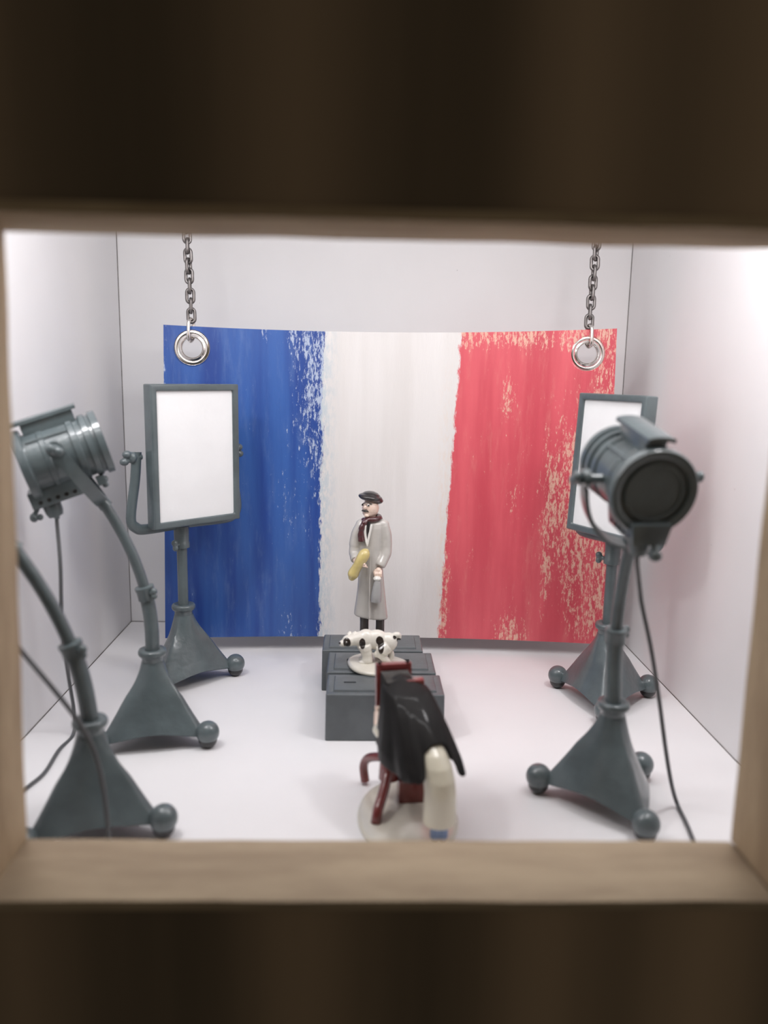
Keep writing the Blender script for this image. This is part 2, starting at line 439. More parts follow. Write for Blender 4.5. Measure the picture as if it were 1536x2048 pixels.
def spotlight(label, loc, aim, feet, back, lean, cabpath, pitch=17, swivel=0, side=0, ylean=None, yside=0, YL=.130, po=0, clampz=.318, ztop=.492):
    """aim: yaw the lamp points to; the pole curves backwards by `back`"""
    root = thing('spotlight', label, 'spotlight', loc, R(aim), 'studio spotlights on wheeled stands')
    stand_base(root, feet - aim)
    zs = [ZR - .012 + (ztop - ZR + .012) * i / 20 for i in range(21)]
    tp = math.tan(R(lean))
    h = ztop - ZR
    # s(z)=a z + b z^2 with s(h)=back, s'(h)=tp
    b = (tp * h - back) / (h * h); a = (back - b * h * h) / h
    def ps(z):
        q = max(0, z - ZR); return Vector((-(a * q + b * q * q), side * q / h, z))
    low = [ps(z) for z in zs if z <= clampz + .003]; up = [ps(z) for z in zs if z >= clampz - .014]
    MB().tube(low, .0142, 22).build('lower_pole', M['paint'], root)
    MB().tube(up, [.0108] * (len(up) - 1) + [.0108], 20).build('upper_pole', M['paint'], root)
    d = ps(clampz + .01) - ps(clampz - .01)
    clamp(root, ps(clampz), d, .0142, (.5, -.8, .1))
    # head frame: x = axis (front), y = side, z = up, tilted by pitch
    E = ps(ztop); p = R(pitch); ln = R(lean if ylean is None else ylean)
    up = Vector((-math.sin(ln), math.sin(R(yside)), math.cos(ln))).normalized()
    Hc = E + up * YL
    Rm = Matrix.Rotation(R(swivel), 4, 'Z') @ Matrix.Rotation(-p, 4, 'Y')
    head = Matrix.Translation(Hc) @ Rm @ Matrix.Translation((0, 0, -po))
    # the yoke keeps the direction of the pole's end, turned about it by the swivel
    ya = Rm.to_3x3() @ Vector((0, 1, 0))
    ya = (ya - up * ya.dot(up)).normalized(); xa = ya.cross(up)
    ym = Matrix(((xa.x, ya.x, up.x), (xa.y, ya.y, up.y), (xa.z, ya.z, up.z)))
    K = lambda x, y, z: Hc + ym @ Vector((x, y, z))
    H = lambda x, y, z: head @ Vector((x, y, z))
    AX = head @ Matrix.Rotation(PI / 2, 4, 'Y')         # lathe Z -> head X
    hs = MB().lathe([(.0, -.059), (.054, -.059), (.054, -.064), (.0590, -.067), (.0660, -.067), (.0680, -.064), (.0680, -.053), (.0655, -.050), (.0565, -.049),
                     (.0565, -.024), (.058, -.022), (.058, -.014), (.0565, -.012), (.0565, .030), (.0595, .032), (.0595, .042),
                     (.0560, .044), (.0560, .054), (.0605, .056), (.0605, .066), (.0565, .068), (.0565, .073), (.0615, .075), (.0615, .087), (.056, .088), (.055, .078), (.0, .076)], AX, 56, cap=False)
    drum = hs.build('drum', M['paint'], root, angle=35)
    MB().lathe([(.0, -.0615), (.0415, -.0615), (.0425, -.0645), (.0455, -.0645), (.0465, -.058)], AX, 48, cap=False).build('back_plate', M['paint'], drum, angle=35)
    MB().lathe([(.0, .084), (.03, .083), (.0545, .079), (.0, .0765)], AX, 40, cap=False).build('lens', M['lens'], drum)
    # vent on top: block with an overhanging curved roof
    vb = MB().box((0, 0, 0), (.096, .034, .034)); vb.v = [H(q.x + .004, q.y, q.z + .061) for q in vb.v]
    vent = vb.build('vent', M['paint'], root, bevel=.003)
    rf = MB(); rings = []
    for i in range(9):
        yy = -.0215 + .043 * i / 8; zz = .0790 - 7 * yy * yy
        rings.append([H(-.060, yy, zz - .001), H(.060, yy, zz), H(.060, yy, zz + .0065), H(-.060, yy, zz + .0055)])
    rf.loft(rings); rf.build('vent_roof', M['paint'], vent, angle=50)
    for yy in (-.045, .045):
        rl = MB().tube([H(-.045, yy * .85, .0425), H(.03, yy * .85, .0425)], .003, 8); rl.build('rail', M['paint'], drum)
    # ventilated box under the drum
    ub = MB().box((0, 0, 0), (.098, .052, .034)); ub.v = [H(q.x - .028, q.y * (1 if q.z < 0 else 1.25), q.z - .064) for q in ub.v]
    under = ub.build('lamp_box', M['paint'], root, bevel=.003)
    for sgn in (-1, 1):
        hb = MB()
        for i in range(5):
            hb.lathe([(.0038, -.002), (.0038, .0008)], axis((Rm.to_3x3() @ Vector((0, sgn, .10))), H(-.060 + .016 * i, sgn * .0283, -.070)), 14)
        hb.build('vent_holes', M['wheel'], under)
    sk = MB().lathe([(.0175, .0), (.0165, .020), (.0135, .029), (.006, .031), (.004, .036)], axis(Rm.to_3x3() @ Vector((0, 0, -1)), H(-.045, 0, -.078)), 24)
    sk.build('socket', M['paint'], root, angle=50)
    kb = MB(); kb.tube([H(-.070, -.01, -.080), H(-.080, -.01, -.092)], .0045, 10); kb.ell(H(-.082, -.01, -.095), (.008, .010, .009)); kb.ell(H(-.072, -.01, -.098), (.006, .007, .006))
    kb.build('latch_knob', M['paint'], under)
    cl = MB().box(H(.055, -.022, -.067), (.016, .016, .018), Rm.to_3x3()); cl.ell(H(.062, -.024, -.067), .0065)
    cl.ell(H(.060, -.018, -.078), .0065); cl.build('front_catch', M['paint'], drum, bevel=.002)
    # yoke
    yk = MB(); rings = []; n = 30
    for i in range(n + 1):
        t = -PI * i / n
        y = .083 * math.cos(t); z = (YL - .006) * math.sin(t)
        nrm = ym @ Vector((0, math.cos(t) / .083, math.sin(t) / (YL - .006))).normalized()
        wd = .0125
        rings.append([K(-wd, y, z) + nrm * .0034, K(wd, y, z) + nrm * .0034, K(wd, y, z) - nrm * .0034, K(-wd, y, z) - nrm * .0034])
    yk.loft(rings)
    yk.tube([K(0, 0, -YL - .008), K(0, 0, -YL + .012)], [.0135, .012], 18)
    for sgn in (-1, 1):
        yk.lathe([(.0150, -.005), (.0150, .005)], axis(ya, H(0, sgn * .083, po)), 22)
    yoke = yk.build('yoke', M['paint'], root, angle=35)
    for sgn in (-1, 1):
        pk = MB().tube([H(0, sgn * .052, po), H(0, sgn * .098, po)], .0075, 14)
        pk.ell(H(-.006, sgn * .100, po + .005), (.0095, .007, .0095)); pk.ell(H(.006, sgn * .100, po - .004), (.0085, .007, .0085)); pk.ell(H(0, sgn * .094, po), (.011, .006, .011))
        blend(pk, 'pivot_knob', M['paint'], yoke, .0018, 2)
    # cable, from the socket to the floor (given in world space)
    wm = Matrix.Translation(loc) @ Matrix.Rotation(R(aim), 4, 'Z'); iv = wm.inverted()
    start = H(-.045, 0, -.109)
    MB().tube(smoothpath([start, start + Vector((0, 0, -.012))] + [iv @ Vector(q) for q in cabpath], 10), .0036, 10).build('cable', M['cable'], root)
    return root

def softbox(label, loc, yaw, feet, tilt=0, w=.228, h=.332, off=(0, 0), cz=.566):
    """white panel in a grey frame on a forked stand; faces -Y when yaw = 0"""
    root = thing('reflector_panel', label, 'panel light', loc, R(yaw), 'white panel lights on wheeled stands')
    stand_base(root, feet - yaw)
    MB().tube([(0, 0, .18), (0, 0, .385)], .0125, 22).build('pole', M['paint'], root)
    sk = MB().lathe([(.0125, .338), (.019, .340), (.019, .352), (.0175, .354), (.0185, .392), (.012, .396)], n=26)
    so = sk.build('socket', M['paint'], root, angle=50)
    k = MB().tube([(-.014, -.008, .350), (-.026, -.014, .350)], .005, 10); k.ell((-.028, -.015, .356), (.008, .008, .008)); k.ell((-.027, -.016, .344), (.007, .007, .008))
    blend(k, 'knob', M['paint'], so, .0018, 2)
    W2 = w / 2 + .019; ox = off[0] * .75; zb = .398
    pts = [(-W2 + .010, 0, cz + .012), (-W2 + .004, 0, cz - .05), (-W2 - .010, 0, zb + .030), (-W2 + .002, 0, zb + .005), (-W2 + .030, 0, zb - .002), (0, 0, zb),
           (W2 - .030, 0, zb - .002), (W2 - .002, 0, zb + .005), (W2 + .010, 0, zb + .030), (W2 - .004, 0, cz - .05), (W2 - .010, 0, cz + .012)]
    pts = [(q[0] + ox, q[1], q[2]) for q in pts]
    yk = MB().tube(smoothpath(pts, 5), .0125, 12, flat=(1.0, .55))
    yoke = yk.build('yoke', M['paint'], root, angle=60)
    for sg in (-1, 1):
        kb = MB().tube([(sg * (w / 2 - .004) + ox, 0, cz), (sg * (W2 + .010) + ox, 0, cz)], .007, 12)
        kb.ell((sg * (W2 + .002) + ox, 0, cz), (.010, .014, .014)); kb.ell((sg * (W2 + .015) + ox, -.002, cz + .008), (.011, .010, .009)); kb.ell((sg * (W2 + .020) + ox, .002, cz - .009), (.011, .010, .009))
        blend(kb, 'pivot_knob', M['paint'], yoke, .0018, 2)
    # panel
    fr = MB(); b = .0155; dp = .034
    rot = Matrix.Rotation(R(tilt), 4, 'X'); mt = Matrix.Translation((off[0], off[1], cz)) @ rot
    P = lambda x, y, z: mt @ Vector((x, y, z))
    o4 = [(-w / 2, -h / 2), (w / 2, -h / 2), (w / 2, h / 2), (-w / 2, h / 2)]
    i4 = [(x - math.copysign(b, x), z - math.copysign(b, z)) for x, z in o4]
    L = [[P(x, dp / 2, z) for x, z in o4], [P(x, -dp / 2, z) for x, z in o4], [P(x, -dp / 2, z) for x, z in i4], [P(x, -dp / 2 + .012, z) for x, z in i4]]
    fr.loft(L, cap=True)
    fo = fr.build('frame', M['paint'], root, bevel=.004, bseg=3)
    pn = MB(); ix, iz = w / 2 - b + .001, h / 2 - b + .001
    pn.box((0, 0, 0), (2 * ix, .006, 2 * iz)); pn.v = [P(q.x, q.y - dp / 2 + .0095, q.z) for q in pn.v]
    tag(pn.build('panel', M['screen'], fo, smooth=False, bevel=.001), 'white painted panel')
    return root

softbox('white panel light on grey wheeled stand in front of the blue stripe', (-.434, 1.91, 0), 44, 15, 0, w=.236, off=(.022, -.029))
softbox('white panel light on grey stand by the red stripe, half hidden by a spotlight', (.582, 1.79, 0), -63, 15, -3, w=.208, h=.320, off=(.004, -.031), cz=.568)
spotlight('grey spotlight on curved pole with its head in view beside the left wall', (-.427, 1.587, 0), 21, -18, .082, 30,
          [(-.572, 1.50, .40), (-.574, 1.50, .325), (-.583, 1.52, .25), (-.591, 1.56, .15), (-.598, 1.60, .05), (-.600, 1.592, .0045), (-.604, 1.525, .0045), (-.597, 1.433, .0045), (-.607, 1.377, .0045), (-.625, 1.29, .0045), (-.645, 1.18, .0045)], pitch=18, YL=.142, ztop=.505, po=.020, ylean=36)
spotlight('grey spotlight nearest the left edge, its head cut off by the wooden frame', (-.443, 1.252, 0), 24, -11, .098, 31,
          [(-.545, 1.11, .44), (-.481, 1.118, .351), (-.418, 1.118, .263), (-.393, 1.120, .208), (-.384, 1.127, .146), (-.380, 1.127, .09), (-.375, 1.12, .02), (-.365, 1.09, .0045), (-.34, 1.02, .0045)], pitch=8, swivel=-6, ylean=54)
spotlight('grey spotlight on straight pole on the right, round back of its head towards us', (.455, 1.336, 0), 90, 43, .050, 27,
          [(.450, 1.235, .43), (.458, 1.24, .40), (.482, 1.25, .324), (.510, 1.27, .228), (.537, 1.29, .127), (.562, 1.312, .05), (.578, 1.317, .008), (.572, 1.26, .0045), (.560, 1.19, .0045), (.546, 1.09, .0045)],
          pitch=12, swivel=6, side=.008, yside=8, YL=.136)

# ------------------------------------------------------------------ hanging flag
FY = 2.105
def flag():
    root = thing('tricolour_flag', 'painted blue, white and red board hanging from two chains against the back wall', 'flag', (0, FY, 0))
    m = MB(); nx, nz = 60, 24; th = .007
    def pt(i, k, side):
        u = i / nx; v = k / nz
        xl, xr = -.529 + (.507 - .529) * -v, 0
        xl = -.530 + .020 * v; xr = .672 - .020 * v
        x = xl + (xr - xl) * u
        bow = 1 - (2 * u - 1) ** 2
        zt = .876 + .012 * u - .013 * bow; zb = .041 - .003 * u + .002 * bow
        z = zb + (zt - zb) * v
        y = .030 * bow - .012 * u + (th if side else 0)
        return (x, y, z)
    vs = [pt(i, k, s) for s in (0, 1) for k in range(nz + 1) for i in range(nx + 1)]
    A = (nx + 1) * (nz + 1); fs = []
    q = lambda i, k, s: s * A + k * (nx + 1) + i
    for k in range(nz):
        for i in range(nx):
            fs.append((q(i, k, 0), q(i + 1, k, 0), q(i + 1, k + 1, 0), q(i, k + 1, 0)))
            fs.append((q(i, k, 1), q(i, k + 1, 1), q(i + 1, k + 1, 1), q(i + 1, k, 1)))
    for i in range(nx):
        fs.append((q(i, 0, 0), q(i, 0, 1), q(i + 1, 0, 1), q(i + 1, 0, 0))); fs.append((q(i, nz, 0), q(i + 1, nz, 0), q(i + 1, nz, 1), q(i, nz, 1)))
    for k in range(nz):
        fs.append((q(0, k, 0), q(0, k + 1, 0), q(0, k + 1, 1), q(0, k, 1))); fs.append((q(nx, k, 0), q(nx, k, 1), q(nx, k + 1, 1), q(nx, k + 1, 0)))
    m.add(vs, fs)
    b = m.build('board', M['flag'], None, smooth=False)
    gs = [(-.440, .820, .009, 6), (.582, .824, .002, -6)]
    c = MB()
    for x, z, y, a in gs: c.lathe([(.030, -.05), (.030, .05)], axis((0, 1, 0), (x, y, z)), 48)
    cut(b, c); b.parent = root
    for x, z, y, a in gs:
        mt = axis((math.sin(R(a)), -math.cos(R(a)), 0), (x, y, z))
        prof = [(.0255, -.012), (.0250, .002), (.0258, .0065), (.0290, .0085), (.0325, .0070), (.0345, .0060), (.0362, .0078), (.0395, .0080),
                (.0420, .0062), (.0445, .0066), (.0462, .0045), (.0462, .0015), (.044, .0005), (.0295, -.0005), (.0285, -.012)]
        g = MB().lathe(prof, mt, 72, loop=True).build('grommet', M['nickel'], root, angle=50)
        tag(g, 'shiny nickel grommet')
    return gs
gs = flag()
def stadium(a, b, n=10):
    """centre line of a chain link: half width a, half length b, in the XZ plane"""
    pts = []
    for i in range(n + 1):
        t = PI * i / n; pts.append((a * math.cos(t), 0, b - a + a * math.sin(t)))
    for i in range(n + 1):
        t = PI + PI * i / n; pts.append((a * math.cos(t), 0, -(b - a) + a * math.sin(t)))
    return pts
for (x, z, y, a), side, lab in ((gs[0], 1, 'dark steel chain holding the blue corner of the flag'), (gs[1], -1, 'dark steel chain holding the red corner of the flag')):
    root = thing('chain', lab, 'chain', (x, FY + y, z), 0, 'chains the flag hangs from')
    hook = MB().tube(stadium(.0125, .0275), .0048, 12, closed=True).build('hook_ring', M['nickel'], root)
    hook.location = (-.002 * side, -.004, .0445); hook.rotation_euler = (0, R(5 * side), R(74 * side))
    tag(hook, 'shiny hook ring')
    link = MB().tube(stadium(.0086, .0172), .0041, 12, closed=True)
    proto = None; zz = .0445 + .0275 + .0085; k = 0
    while z + zz + .016 < ZC + .006:
        if proto is None: o = link.build('link', M['steel'], root); proto = o
        else:
            o = proto.copy(); COL.objects.link(o); o.parent = root
        ph = (90 if k % 2 else 0) + 34 * math.sin(k * .75 + side) * min(1, k / 6) + (8 if side > 0 else -8)
        sway = -.0016 * side
        o.location = (sway * k * .35, -.002 - .0012 * k, zz); o.rotation_euler = (0, R(random.uniform(-2, 2)), R(ph))
        zz += .0242; k += 1

# ------------------------------------------------------------------ grey boxes
def crate(label, x0, x1, y0, y1, h, slots):
    cx_, cy_ = (x0 + x1) / 2, (y0 + y1) / 2
    root = thing('apple_box', label, 'box', (cx_, cy_, 0), 0, 'grey boxes making the platform')
    w, d = (x1 - x0), (y1 - y0); ins = .010
    lo = [(-w / 2, -d / 2, 0), (w / 2, -d / 2, 0), (w / 2, d / 2, 0), (-w / 2, d / 2, 0)]
    hi = [(-w / 2 + .001, -d / 2 + .001, h), (w / 2 - .001, -d / 2 + .001, h), (w / 2 - .001, d / 2 - .001, h), (-w / 2 + .001, d / 2 - .001, h)]
    body = MB().hexa(lo, hi).build('body', M['box'], None, bevel=.0035, bseg=3)
    # lid: raised field
    gx, gy = w / 2 - .015, d / 2 - .014
    l2 = [(-gx, -gy, h - .003), (gx, -gy, h - .003), (gx, gy, h - .003), (-gx, gy, h - .003)]
    h2 = [(-gx + .003, -gy + .003, h + .0042), (gx - .003, -gy + .003, h + .0042), (gx - .003, gy - .003, h + .0042), (-gx + .003, gy - .003, h + .0042)]
    lid = MB().hexa(l2, h2).build('lid', M['box'], None, bevel=.0012, bseg=2)
    if slots:
        c = MB()
        for sx, sw, sd in slots: c.box((sx, 0, h + .002), (sw, sd, .03))
        cut(lid, c)
        c = MB()
        for sx, sw, sd in slots: c.box((sx, 0, h + .002), (sw, sd, .03))
        cut(body, c)
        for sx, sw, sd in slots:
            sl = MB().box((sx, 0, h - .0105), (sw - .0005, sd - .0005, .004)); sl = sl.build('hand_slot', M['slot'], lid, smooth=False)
    body.parent = root; lid.parent = root
    return root
BH = .1035
crate('front grey box of the platform, its whole front face showing', -.070, .181, 1.578, 1.6935, BH, [(-.075, .026, .007), (.07, .026, .007)])
crate('middle grey box of the platform, under the dog', -.074, .174, 1.704, 1.836, BH, [(-.072, .013, .016), (.060, .013, .016)])
crate('rear grey box of the platform, under the standing man', -.091, .155, 1.846, 1.966, BH, [])
TOP = BH + .0042

# ------------------------------------------------------------------ man figurine
def man():
    s = .000214
    root = thing('man_figurine', 'glazed figurine of a person in grey overcoat, beret and maroon scarf, holding bread', 'figurine', (.0295, 1.908, TOP))
    Z0 = .007
    P = lambda x, y, d=0: Vector(((x - 620) * s, d, (1905 - y) * s + Z0))
    bs = MB().lathe([(.050, 0), (.053, .003), (.051, .007), (.046, .0085)], n=48); bs.v = [Vector((q.x, q.y * .88, q.z)) for q in bs.v]
    bs.build('base', M['plate'], root)
    # body: one continuous figure
    b = MB()
    for lx in (535, 715):
        b.tube([P(lx + (35 if lx < 600 else -50), 1150), P(lx, 1500), P(lx, 1870)], [.011, .0100, .0085], 16)
        b.ell(P(lx - 14, 1885, -.007), (.011, .016, .008))
    b.ell(P(605, 1120), (.021, .018, .026)); b.ell(P(605, 850), (.025, .019, .045)); b.ell(P(605, 620), (.029, .017, .022))
    b.tube([P(600, 600), P(588, 440)], [.013, .0125], 16)
    b.ell(P(587, 372), (.0208, .0225, .0235)); b.ell(P(572, 418, -.003), (.0165, .0175, .0125))   # skull, jaw
    b.ell(P(525, 352, -.0190), (.0042, .0050, .0062), Matrix.Rotation(R(35), 3, 'Z'))             # nose
    b.ell(P(672, 366, .002), (.0032, .005, .0065)); b.ell(P(520, 366, .011), (.0032, .005, .0065))  # ears
    b.ell(P(545, 446, -.017), (.0065, .005, .004))                                                # chin
    # arms
    ra = [P(482, 580), P(425, 720, -.002), P(408, 870, -.006), P(432, 965, -.030)]
    b.tube(ra, [.0105, .009, .0085, .007], 14)
    la = [P(730, 580), P(772, 740, -.002), P(772, 890, -.006), P(706, 1030, -.018)]
    b.tube(la, [.0105, .009, .0085, .007], 14)
    # hands with five fingers, closed on what they hold
    b.ell(P(440, 955, -.036), (.0085, .006, .0095))
    for k in range(4):
        c = P(430 + 15 * k, 925 + 26 * k, -.040)
        b.tube([c, c + Vector((.006, -.010, .0035)), c + Vector((.014, -.0125, .002)), c + Vector((.0185, -.008, -.001))], [.0029, .0028, .0026, .0022], 8)
    b.tube([P(430, 915, -.034), P(455, 890, -.041), P(480, 880, -.043)], [.0032, .003, .0026], 8)
    b.ell(P(686, 1075, -.023), (.0085, .0075, .009))
    for k in range(4):
        c = P(650 + 22 * k, 1088, -.028)
        b.tube([c + Vector((0, .002, .004)), c + Vector((0, -.0035, -.003)), c + Vector((0, -.0028, -.0095)), c + Vector((0, .002, -.0125))], [.0027, .0027, .0025, .0022], 8)
    b.tube([P(652, 1060, -.026), P(636, 1090, -.028), P(646, 1118, -.031)], [.003, .0029, .0025], 8)
    body = blend(b, 'body', M['skin'], root, .00115, 2)
    # face
    for ex, ey, d in ((562, 324, -.0222), (494, 324, -.0135)):
        MB().ell(P(ex, ey, d), (.0033, .0016, .0030)).build('eye', M['white'], body)
        MB().ell(P(ex + 2, ey + 2, d - .0012), (.0021, .0012, .0023)).build('pupil', M['black'], body)
    MB().tube(smoothpath([P(490, 318, -.0150), P(520, 300, -.0210), P(560, 296, -.0225), P(604, 312, -.0215)], 5), [.0008] + [.0012] * 14 + [.0008], 8).build('eyebrow', M['black'], body)
    mo = MB().tube(smoothpath([P(490, 400, -.0120), P(500, 388, -.0165), P(522, 392, -.0200), P(545, 388, -.0215), P(566, 402, -.0205)], 5),
                   [.0007, .0012, .0016, .0019, .0021, .0022, .0023, .0023, .0023, .0023, .0023, .0023, .0023, .0022, .0021, .0020, .0019, .0017, .0014, .0011, .0007], 10)
    mo.build('moustache', M['black'], body)
    # beret
    be = MB(); rt = Matrix.Rotation(R(9), 3, 'Y')
    be.ell(P(585, 250), (.0300, .0290, .0105), rt); be.ell(P(592, 236), (.023, .023, .0125), rt); be.ell(P(640, 280, .004), (.0200, .0215, .0105), rt)
    blend(be, 'beret', M['black'], root, .0014, 5)
    # trousers and shoes
    tr = MB()
    for lx in (535, 718): tr.tube([P(lx, 1500), P(lx, 1700), P(lx, 1868)], [.0125, .0108, .0110], 20)
    tr.build('trousers', M['trouser'], root)
    for lx in (535, 718):
        MB().ell(P(lx - 12, 1882, -.008), (.0125, .0195, .0085)).build('shoe', M['black'], root)
    # coat with sleeves
    c = MB(); rows = [(478, 552, 655, .62), (510, 505, 705, .60), (545, 462, 748, .58), (600, 448, 760, .60), (700, 450, 742, .64), (850, 452, 722, .70), (1000, 458, 732, .72), (1150, 458, 748, .72),
                      (1300, 450, 764, .70), (1450, 434, 782, .68), (1580, 418, 800, .66), (1632, 414, 806, .66), (1650, 424, 798, .64), (1640, 460, 765, .6)]
    rings = []
    for y, x0, x1, dr in rows:
        cx_ = (x0 + x1) / 2; hw = (x1 - x0) / 2 * s; ring = []
        for k in range(48):
            a = 2 * PI * k / 48
            sq = 1.0
            yy = y + (22 * math.cos(a) if y > 1560 else 0)
            ring.append(P(cx_, yy) + Vector((hw * math.cos(a), hw * dr * math.sin(a), 0)))
        rings.append(ring)
    c.loft(rings)
    c.tube(smoothpath([P(492, 572), P(440, 680, -.002), P(418, 800, -.003), P(412, 890, -.008), P(428, 950, -.026)], 5), [.0155] * 6 + [.0150] * 5 + [.0135] * 5 + [.0125] * 4 + [.0115], 18)
    c.tube(smoothpath([P(735, 575), P(765, 690, -.001), P(772, 800, -.002), P(766, 900, -.006), P(704, 1028, -.018)], 5), [.0150] * 6 + [.0145] * 5 + [.0138] * 5 + [.0128] * 4 + [.0118], 18)
    c.ell(P(500, 560), (.017, .014, .014)); c.ell(P(725, 562), (.017, .014, .014))
    # front overlap of the coat
    c.tube([P(588, 790, -.0265), P(588, 1150, -.0300), P(592, 1400, -.0335), P(592, 1622, -.0385)], [.0016, .0022, .0026, .0030], 10)
    coat = blend(c, 'coat', M['coat'], root, .0017, 3)
    # collar, tie
    for pts in ([(532, 540, -.0215), (528, 630, -.0225), (546, 740, -.0245), (556, 790, -.0255)], [(602, 540, -.0210), (584, 620, -.0230), (566, 720, -.0248), (556, 790, -.0255)]):
        MB().tube(smoothpath([P(*q) for q in pts], 5), [.0030, .0034, .0036, .0036, .0036, .0035, .0034, .0033, .0031, .0030, .0028, .0026, .0024, .0022, .0018, .0012], 10).build('lapel', M['white'], coat)
    MB().tube([P(568, 510, -.0195), P(564, 600, -.0215), P(556, 705, -.0232)], [.0045, .0050, .0020], 12).build('shirt_front', M['black'], coat)
    # scarf: wrapped ring, hanging end in front, short end behind
    sc = MB(); ringp = []
    for k in range(28):
        a = 2 * PI * k / 28; ringp.append(P(600, 495 - 18 * math.cos(a)) + Vector((.0185 * math.cos(a), .0165 * math.sin(a), .0015 * math.sin(2 * a))))
    sc.tube(ringp, .0072, 12, closed=True)
    sc.tube(smoothpath([P(545, 500, -.0165), P(500, 560, -.0215), P(484, 650, -.0215), P(488, 738, -.0215)], 5), [.0062, .0070, .0076, .0080] * 4, 14, flat=(1, .55) if False else None)
    sc.box(P(487, 690, -.0215), (.0160, .0070, .0180), Matrix.Rotation(R(-6), 3, 'Y'))
    sc.tube([P(670, 480, .004), P(712, 488, .004), P(722, 500, .003)], [.006, .005, .002], 10)
    blend(sc, 'scarf', M['maroon'], root, .0013, 3)
    # loaf under the arm
    lf = MB(); lf.tube(smoothpath([P(388, 1130, -.043), P(415, 1060, -.044), P(470, 960, -.0445), P(525, 865, -.040), P(556, 815, -.034)], 6),
                       [k * 1.16 for k in (.0085, .0100, .0110, .0116, .0118, .0116, .0112, .0108, .0104, .0102, .0102, .0104, .0108, .0112, .0116, .0120, .0122, .0122, .0120, .0114, .0106, .0094, .0080, .0062, .0040)], 18)
    lf.ell(P(390, 1126, -.043), (.0092, .0085, .0092))
    blend(lf, 'bread', M['bread'], root, .0014, 3)
    # bottle in the lowered hand
    bt = MB().lathe([(.0, 0), (.0118, .0), (.0128, .003), (.0126, .020), (.0105, .040), (.0085, .048), (.0075, .052), (.0, .053)], n=32, cap=False)
    bt.v = [P(662, 1420, -.037) + Matrix.Rotation(R(4), 3, 'Y') @ q for q in bt.v]
    btl = bt.build('bottle', M['bottle'], root)
    MB().ell(P(672, 1152, -.034), (.0098, .0092, .0066)).build('bottle_top', M['white'], btl)
man()

